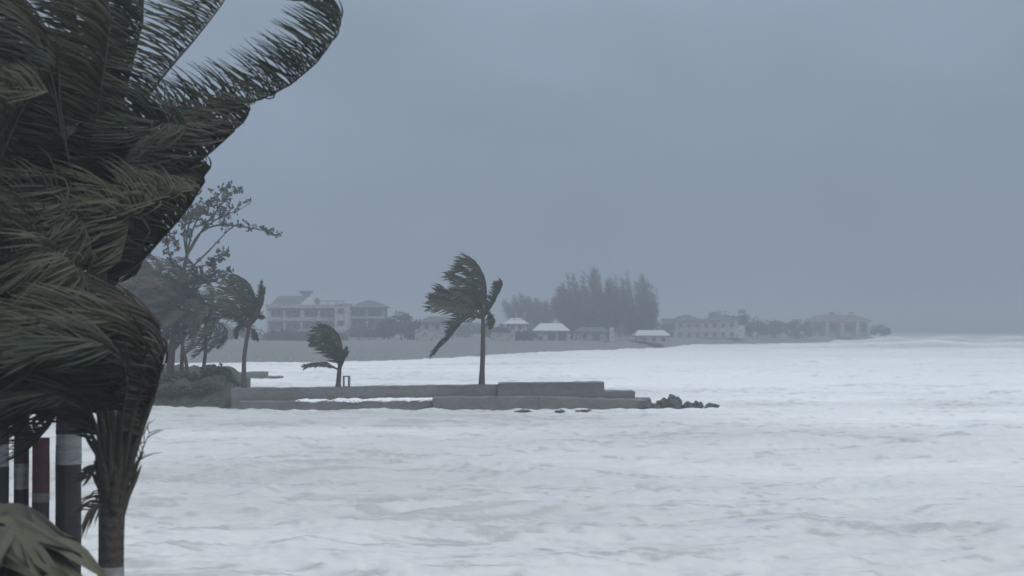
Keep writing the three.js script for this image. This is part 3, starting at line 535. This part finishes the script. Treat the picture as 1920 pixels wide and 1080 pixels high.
// ---------------------------------------------------------------- buildings and trees of the far shore
const wallPaint = new THREE.MeshStandardMaterial({ color: lin(0.58, 0.59, 0.59), map: stain, roughness: 0.85 });
const wallWhite = new THREE.MeshStandardMaterial({ color: lin(0.72, 0.73, 0.74), map: stain, roughness: 0.85 });
const wallGrey = new THREE.MeshStandardMaterial({ color: lin(0.36, 0.365, 0.37), map: stain, roughness: 0.85 });
const roofGrey = mat(0.08, 0.09, 0.095, 0.8), roofWhite = new THREE.MeshStandardMaterial({ color: lin(0.52, 0.535, 0.55), map: null, roughness: 0.7, side: THREE.DoubleSide }), roofRed = mat(0.16, 0.11, 0.1, 0.8), glass = mat(0.025, 0.03, 0.035, 0.15), rail = mat(0.35, 0.36, 0.37, 0.6);
function block(name, parent, m, px0, px1, py0, py1, D, depth, Dref) { // upright box between two pixel columns and rows at depth D
  const k = Dref ?? D, a = P(px0, 600, k).x, b = P(px1, 600, k).x, t = yAt(py0, k), l = py1 == null ? shoreGround - 0.3 : yAt(py1, k), o = parent.position;
  const g = new THREE.BoxGeometry(b - a, t - l, depth); g.translate((a + b) / 2 - o.x, (t + l) / 2 - o.y, -D - depth / 2 - o.z);
  const uv = g.attributes.uv; for (let i = 0; i < uv.count; i++) uv.setXY(i, uv.getX(i) * (b - a) * 0.12, uv.getY(i) * (t - l) * 0.12);
  return mesh(name, g, m, parent);
}
function hip(name, parent, m, px0, px1, pyEave, pyTop, D, depth, inset = 0.3) { // hipped or gabled roof
  const a = P(px0, 600, D).x, b = P(px1, 600, D).x, e = yAt(pyEave, D), t = yAt(pyTop, D), i = (b - a) * inset, z0 = -D, z1 = -D - depth, zm = (z0 + z1) / 2, o = parent.position;
  const v = [[a, e, z0], [b, e, z0], [b, e, z1], [a, e, z1], [a + i, t, zm], [b - i, t, zm]].map(([x, y, z]) => [x - o.x, y - o.y, z - o.z]), f = [[0, 1, 5], [0, 5, 4], [1, 2, 5], [2, 3, 4], [2, 4, 5], [3, 0, 4], [0, 3, 2], [0, 2, 1]];
  const g = new THREE.BufferGeometry(); g.setAttribute('position', new THREE.Float32BufferAttribute(f.flatMap((q) => q.flatMap((k) => v[k])), 3)); g.computeVertexNormals();
  return mesh(name, g, m, parent);
}
function windows(parent, list, D, frameMat = rail) { // each a frame standing proud of the wall, its dark pane set inside
  for (const [a, b, t, l] of list) { const w = block('window', parent, frameMat, a, b, t, l, D - 0.08, 0.09, D); const o = w.parent; w.name = 'window';
    const pane = block('pane', o, glass, a + (b - a) * 0.14, b - (b - a) * 0.14, t + (l - t) * 0.12, l - (l - t) * 0.12, D - 0.12, 0.05, D); o.remove(pane); w.add(pane); }
}
const building = (name, px, D, label, cat = 'building') => thing(name, V(P(px, 600, D).x, shoreGround, -D), label, cat, 'buildings on the far shore');

{ // hotel with open galleries and a white stair tower
  const D = 400, g = building('hotel', 565, D, 'long pale hotel with dark open galleries and flat roof above the far beach');
  block('wall', g, wallGrey, 500, 627, 573.5, null, D + 3, 12);
  block('roof_slab', g, wallPaint, 498, 627, 571, 577.5, D - 0.4, 3.3);
  block('balcony_slab', g, wallPaint, 500, 627, 595, 602, D, 2.9); block('balcony_slab', g, wallPaint, 500, 627, 618, 623, D, 2.9);
  for (const x of [500, 531, 563, 596]) { block('column', g, wallWhite, x, x + (x === 531 || x === 596 ? 3 : 7), 577.6, 594.9, D + 0.2, 0.7); block('column', g, wallPaint, x, x + 4, 602.1, 617.9, D + 0.2, 0.7); block('column', g, wallPaint, x, x + 4, 623.1, null, D + 0.2, 0.7); }
  windows(g, [509, 519, 537, 549, 573, 583, 602, 613].flatMap((x) => [[x, x + 7, 579, 594], [x, x + 7, 604, 617]]), D + 3);
  hip('roof', g, roofGrey, 506, 570, 571, 554, D + 3, 11, 0.16);
  hip('gable', g, wallPaint, 562, 592, 571, 556, D + 2.9, 6, 0.42);
  block('roof_tank', g, roofGrey, 561, 585, 545.5, 550, D + 9, 2.2); block('tank_stand', g, wallGrey, 566, 580, 550.1, 566, D + 9.2, 1.6);
  block('chimney', g, roofGrey, 590, 597, 559, 571, D + 4, 1.2);
  block('roof_rail', g, wallGrey, 597.5, 646, 563.5, 565.5, D + 4, 0.2); for (const x of [598, 614, 630, 644]) block('rail_post', g, wallGrey, x, x + 1.4, 565.6, 571, D + 4, 0.2);
}
{
  const D = 397, g = building('stair_tower', 640, D, 'narrow white tower with two dark windows between the hotel wings');
  block('wall', g, wallWhite, 627.5, 653, 571, null, D, 10);
  block('cornice', g, wallWhite, 626.6, 654, 568.4, 570.9, D - 0.3, 10.6);
  windows(g, [[632, 646, 578, 588.5], [632, 646, 600, 611]], D, wallGrey);
}
{
  const D = 401, g = building('hotel_wing', 688, D, 'grey hip-roofed wing with pale posts and galleries beside the tower');
  block('wall', g, wallGrey, 655, 720, 576, null, D + 2.6, 11);
  hip('roof', g, roofGrey, 651, 727, 576, 562, D - 0.6, 15, 0.42);
  block('balcony_slab', g, wallPaint, 655, 720, 593, 597, D, 2.5); block('balcony_slab', g, wallGrey, 655, 720, 614, 618, D, 2.5);
  for (const x of [655.5, 686, 716]) { block('post', g, wallPaint, x, x + 3.4, 576.2, 592.9, D + 0.2, 0.5); block('post', g, wallPaint, x, x + 3.4, 597.1, 613.9, D + 0.2, 0.5); block('post', g, wallGrey, x, x + 3.4, 618.1, null, D + 0.2, 0.5); }
  windows(g, [662, 674, 693, 705].flatMap((x) => [[x, x + 7, 579, 592], [x, x + 7, 600, 613]]), D + 2.6);
}
function wallThing(px0, px1, py0, D, label, m) { const g = thing('garden_wall', V(P((px0 + px1) / 2, 600, D).x, shoreGround, -D), label, 'wall', 'low walls of the far shore'); block('wall', g, m, px0, px1, py0 + 1.6, null, D, 0.5); block('coping', g, m, px0 - 0.4, px1 + 0.4, py0, py0 + 1.5, D - 0.1, 0.7); }
wallThing(640, 718, 633, 330, 'pale low garden wall below the grey hotel wing', wallWhite);
wallThing(778, 842, 617, 330, 'pale low wall behind the hanging frond of the wall palm', wallPaint);
wallThing(920, 966, 623.5, 335, 'pale low wall just right of the wall palm trunk', wallPaint);

function house(px, D, label, { wallM = wallPaint, body, roofs, win = [], extra } ) {
  const g = building('house', px, D, label, 'house');
  for (const [a, b, t, depth, dz = 0] of body) block('wall', g, wallM, a, b, t, null, D + dz, depth);
  for (const [a, b, e, t, dz, depth, inset, m] of roofs) hip('roof', g, m, a, b, e, t, D + dz, depth, inset);
  windows(g, win, D, wallGrey); extra?.(g); return g;
}
house(810, 345, 'grey house behind the low wall left of the wall palm', { body: [[788, 850, 604, 8]], roofs: [[784, 854, 604, 593, -0.6, 9.2, 0.25, roofGrey]], win: [[796, 804, 608, 618], [816, 824, 608, 618], [836, 844, 608, 618]] });
house(966, 372, 'white-roofed house just right of the wall palm crown', { wallM: wallWhite, body: [[950, 988, 607, 8]], roofs: [[944, 992, 607, 596, -0.7, 9.5, 0.3, roofWhite]], win: [[958, 964, 611, 618], [972, 978, 611, 618]], extra: (g) => { block('chimney', g, wallGrey, 965, 970, 586, 596, 374, 1); block('chimney', g, wallGrey, 981, 986, 585, 598, 374, 1); } });
house(1032, 352, 'low white house with bright sloping roof and wide dark porch', { wallM: wallWhite, body: [[1004, 1066, 620, 8]], roofs: [[998, 1070, 620, 606, -0.8, 10, 0.22, roofWhite]], win: [[1009, 1017, 631, 640], [1026, 1042, 624, 641], [1045, 1062, 624, 641]] });
house(1115, 356, 'pale house half hidden under the big feathery trees', { wallM: wallPaint, body: [[1082, 1142, 622, 8]], roofs: [[1078, 1146, 622, 613, -0.6, 9.5, 0.2, roofGrey]], win: [[1092, 1100, 627, 636], [1110, 1126, 626, 638]], extra: (g) => block('pillar', g, wallWhite, 1143, 1152, 614, null, 355, 1.2) });
house(1224, 366, 'low bright-roofed house at the right foot of the feathery trees', { wallM: wallPaint, body: [[1196, 1254, 629, 8]], roofs: [[1190, 1258, 629, 619, -0.7, 9.6, 0.14, roofWhite]], win: [[1204, 1212, 633, 641], [1222, 1230, 633, 641], [1240, 1248, 633, 641]] });
{
  const D = 462, g = building('apartment_block', 1322, D, 'long low pale apartment block right of the feathery trees');
  block('wall', g, wallPaint, 1248, 1384, 601, null, D, 10); block('roof_slab', g, wallGrey, 1246, 1386, 597.5, 600.9, D - 0.6, 11);
  block('end_wing', g, wallWhite, 1384.5, 1397, 609, null, D, 8);
  windows(g, [0, 1, 2, 3, 4, 5, 6, 7].flatMap((k) => [[1256 + k * 16, 1264 + k * 16, 606, 615], [1256 + k * 16, 1264 + k * 16, 622, 632]]), D, wallGrey);
  for (const x of [1288, 1352]) hip('roof', g, roofGrey, x - 22, x + 22, 597.4, 590, D + 1, 8, 0.4);
}
{
  const D = 548, g = building('villa', 1578, D, 'hazy villa with wide roof at the tip of the far shore');
  block('wall', g, wallPaint, 1518, 1632, 603, null, D + 2.5, 10); hip('roof', g, roofRed, 1512, 1640, 603, 590, D, 14, 0.22);
  for (const x of [1518, 1548, 1576, 1605, 1626]) block('column', g, wallPaint, x, x + 6, 603.1, null, D + 0.4, 0.8);
  windows(g, [[1528, 1542, 608, 622], [1556, 1570, 608, 622], [1584, 1600, 608, 622], [1613, 1624, 608, 622]], D + 2.5, wallGrey);
  block('chimney', g, wallPaint, 1594, 1600, 585, 597, D + 4, 1.5);
}

function feathery(px, base, top, D, width, seed, label, plumes, group = 'trees of the far shore') { // casuarina-like: a brush of upright, wind-combed plumes
  const R = rng(seed), b = P(px, 640, D); b.y = shoreGround - 0.1;
  const g = thing('feathery_tree', b, label, 'tree', group), S = new Strips(), wood = [], H = yAt(top, D) - b.y, low = yAt(base, D) - b.y;
  mesh('trunk', tube([b.clone(), b.clone().add(V(0.2, H * 0.3, 0)), b.clone().add(V(0, H * 0.6, 0))], [0.45, 0.34, 0.2], 8, 7, b), bark, g);
  for (let i = 0; i < plumes; i++) {
    const a = R() * 6.283, rr = Math.sqrt(R()), x = Math.cos(a) * rr * width, z = Math.sin(a) * rr * width * 0.7, tall = 0.62 + 0.4 * n2(x * 0.35 + seed, z * 0.35) * 0.7 + 0.22 * R(), topY = low + (H - low) * clamp(tall * (1.05 - 0.22 * rr * rr), 0.2, 1.02);
    const s = b.clone().add(V(x * 0.2, low * (0.5 + 0.6 * R()), z * 0.2)), e = b.clone().add(V(x - 0.5 - 0.9 * R(), topY - 0.5 * R(), z)), m = s.clone().lerp(e, 0.55).add(V(x * 0.22, -0.4, z * 0.2));
    const c = new THREE.CatmullRomCurve3([s, m, e]); wood.push(tube([s, m, e], [0.11, 0.06, 0.012], 7, 4, b));
    const n = Math.round(c.getLength() * 15);
    for (let k = 0; k < n; k++) {
      const t = 0.12 + 0.88 * R(), q = c.getPointAt(Math.min(0.999, t)), f = 1.1 - 0.85 * t;
      q.add(V((R() - 0.5) * 2.3 * f - 0.3 * t, (R() - 0.5) * 1.2 * f, (R() - 0.5) * 2.3 * f));
      const d = V(-0.45 + (R() - 0.5) * 1.3, 0.55 + (R() - 0.5) * 1.2, (R() - 0.5) * 1.2).normalize(), u = V(R() - 0.5, R() - 0.5, R() - 0.5).cross(d).normalize(), v = 0.65 + 0.7 * R(), L = 0.5 + 0.8 * R();
      S.ribbon([q, q.clone().addScaledVector(d, L)], [0.045, 0.012], [u, u], [0.05 * v, 0.05 * v, 0.044 * v]);
    }
  }
  mesh('branches', mergeGeometries(wood), bark, g); mesh('crown', S.build(b), leafMat, g);
}
feathery(1120, 628, 506, 385, 8.4, 701, 'widest feathery tree rising above the far houses', 120);
feathery(1203, 634, 510, 382, 5.6, 702, 'feathery tree right of the widest one, with one tall spike', 72);
feathery(1072, 608, 528, 392, 3.8, 703, 'slighter feathery tree at the left flank of the widest one', 50);
feathery(985, 604, 548, 420, 4.8, 704, 'faint brownish feathery tree just right of the wall palm crown', 55);
feathery(1022, 604, 556, 424, 4.2, 705, 'faint low feathery tree between the two feathery clumps', 45);

function roundTree(px, py, D, w, h, seed, label, n = 900, tint = [0.045, 0.052, 0.04]) { // a thicket-like tree, leafy almost down to the ground
  const R = rng(seed), c = P(px, py, D), base = V(c.x, shoreGround - 0.1, c.z), B = [], top = c.y + h;
  for (let i = 0; i < 26; i++) {
    const a = R() * 6.283, k = Math.sqrt(R()) * 1.15, yy = lerp(base.y + 0.5, top, Math.pow(R(), 0.75) * (1 - 0.45 * k * k * 0.76));
    B.push({ at: V(c.x + Math.cos(a) * k * w, yy, c.z + Math.sin(a) * k * w * 0.6), r: 0.7 + 0.5 * R() });
  }
  leafyTree('broadleaf_tree', base, label, 'trees of the far shore', { trunk: V(c.x, lerp(base.y, c.y, 0.4), c.z), branches: B, leaf: 0.55, per: n / 13, tint, radius: Math.min(1.5, w * 0.36), seed: seed + 1, r: 0.22, lean: V(-0.5, 0, 0) });
}
roundTree(752, 600, 350, 3.6, 1.7, 801, 'dark spreading tree right of the grey hotel wing', 1500);
roundTree(786, 606, 348, 2.6, 1.2, 803, 'lower dark tree trailing behind the grey house', 900);
roundTree(728, 612, 352, 2.2, 1.3, 805, 'small dark tree against the end of the hotel wing', 800);
roundTree(935, 617, 345, 2.6, 0.9, 807, 'low dark tree right of the wall palm trunk', 800);
roundTree(984, 632, 340, 2.2, 0.9, 809, 'low dark tree left of the white house with a porch', 700);
roundTree(1352, 592, 480, 3.6, 1.4, 811, 'hazy tree rising above the middle of the apartment block', 900);
roundTree(1388, 590, 484, 3.4, 1.5, 813, 'hazy tree rising above the end of the apartment block', 900);
roundTree(1300, 599, 486, 3.4, 1.0, 815, 'faint low tree above the left half of the apartment block', 700);
roundTree(1420, 606, 480, 3, 2, 817, 'hazy dark tree beside the end of the apartment block', 900);
roundTree(1452, 612, 490, 4, 2, 819, 'wide hazy tree in the gap between apartment block and villa', 1100);
roundTree(1494, 610, 505, 4, 2, 821, 'hazy tree close to the left end of the villa', 1000);
roundTree(1560, 588, 566, 4.6, 1, 823, 'faint tree rising behind the villa roof', 700);
roundTree(1650, 618, 575, 3, 1.6, 825, 'outermost faint tree beyond the villa', 700);
roundTree(870, 612, 440, 6, 1.4, 835, 'faint tree between the grey house and the wall palm trunk', 1300);
roundTree(1000, 612, 450, 6, 1.6, 837, 'faint tree behind the white-roofed house', 1300);
roundTree(1070, 616, 448, 6, 1.4, 839, 'faint low tree glimpsed between the two white-roofed houses', 1200);
roundTree(1145, 618, 446, 6, 1.2, 841, 'faint low tree glimpsed beneath the feathery crowns', 1200);
roundTree(1225, 614, 450, 5, 1.4, 843, 'faint low tree above the bright-roofed house', 1200);
roundTree(540, 632, 330, 4, 0.8, 827, 'low scrub tree in front of the hotel left half', 900);
roundTree(600, 634, 328, 4, 0.8, 829, 'low scrub tree below the hotel tower', 900);
roundTree(430, 625, 330, 5, 1.6, 831, 'dark low tree behind the trunk of the slim palm', 1200);
roundTree(690, 622, 370, 4, 0.8, 833, 'low scrub tree above the pale garden wall', 900);

renderer.render(scene, camera);
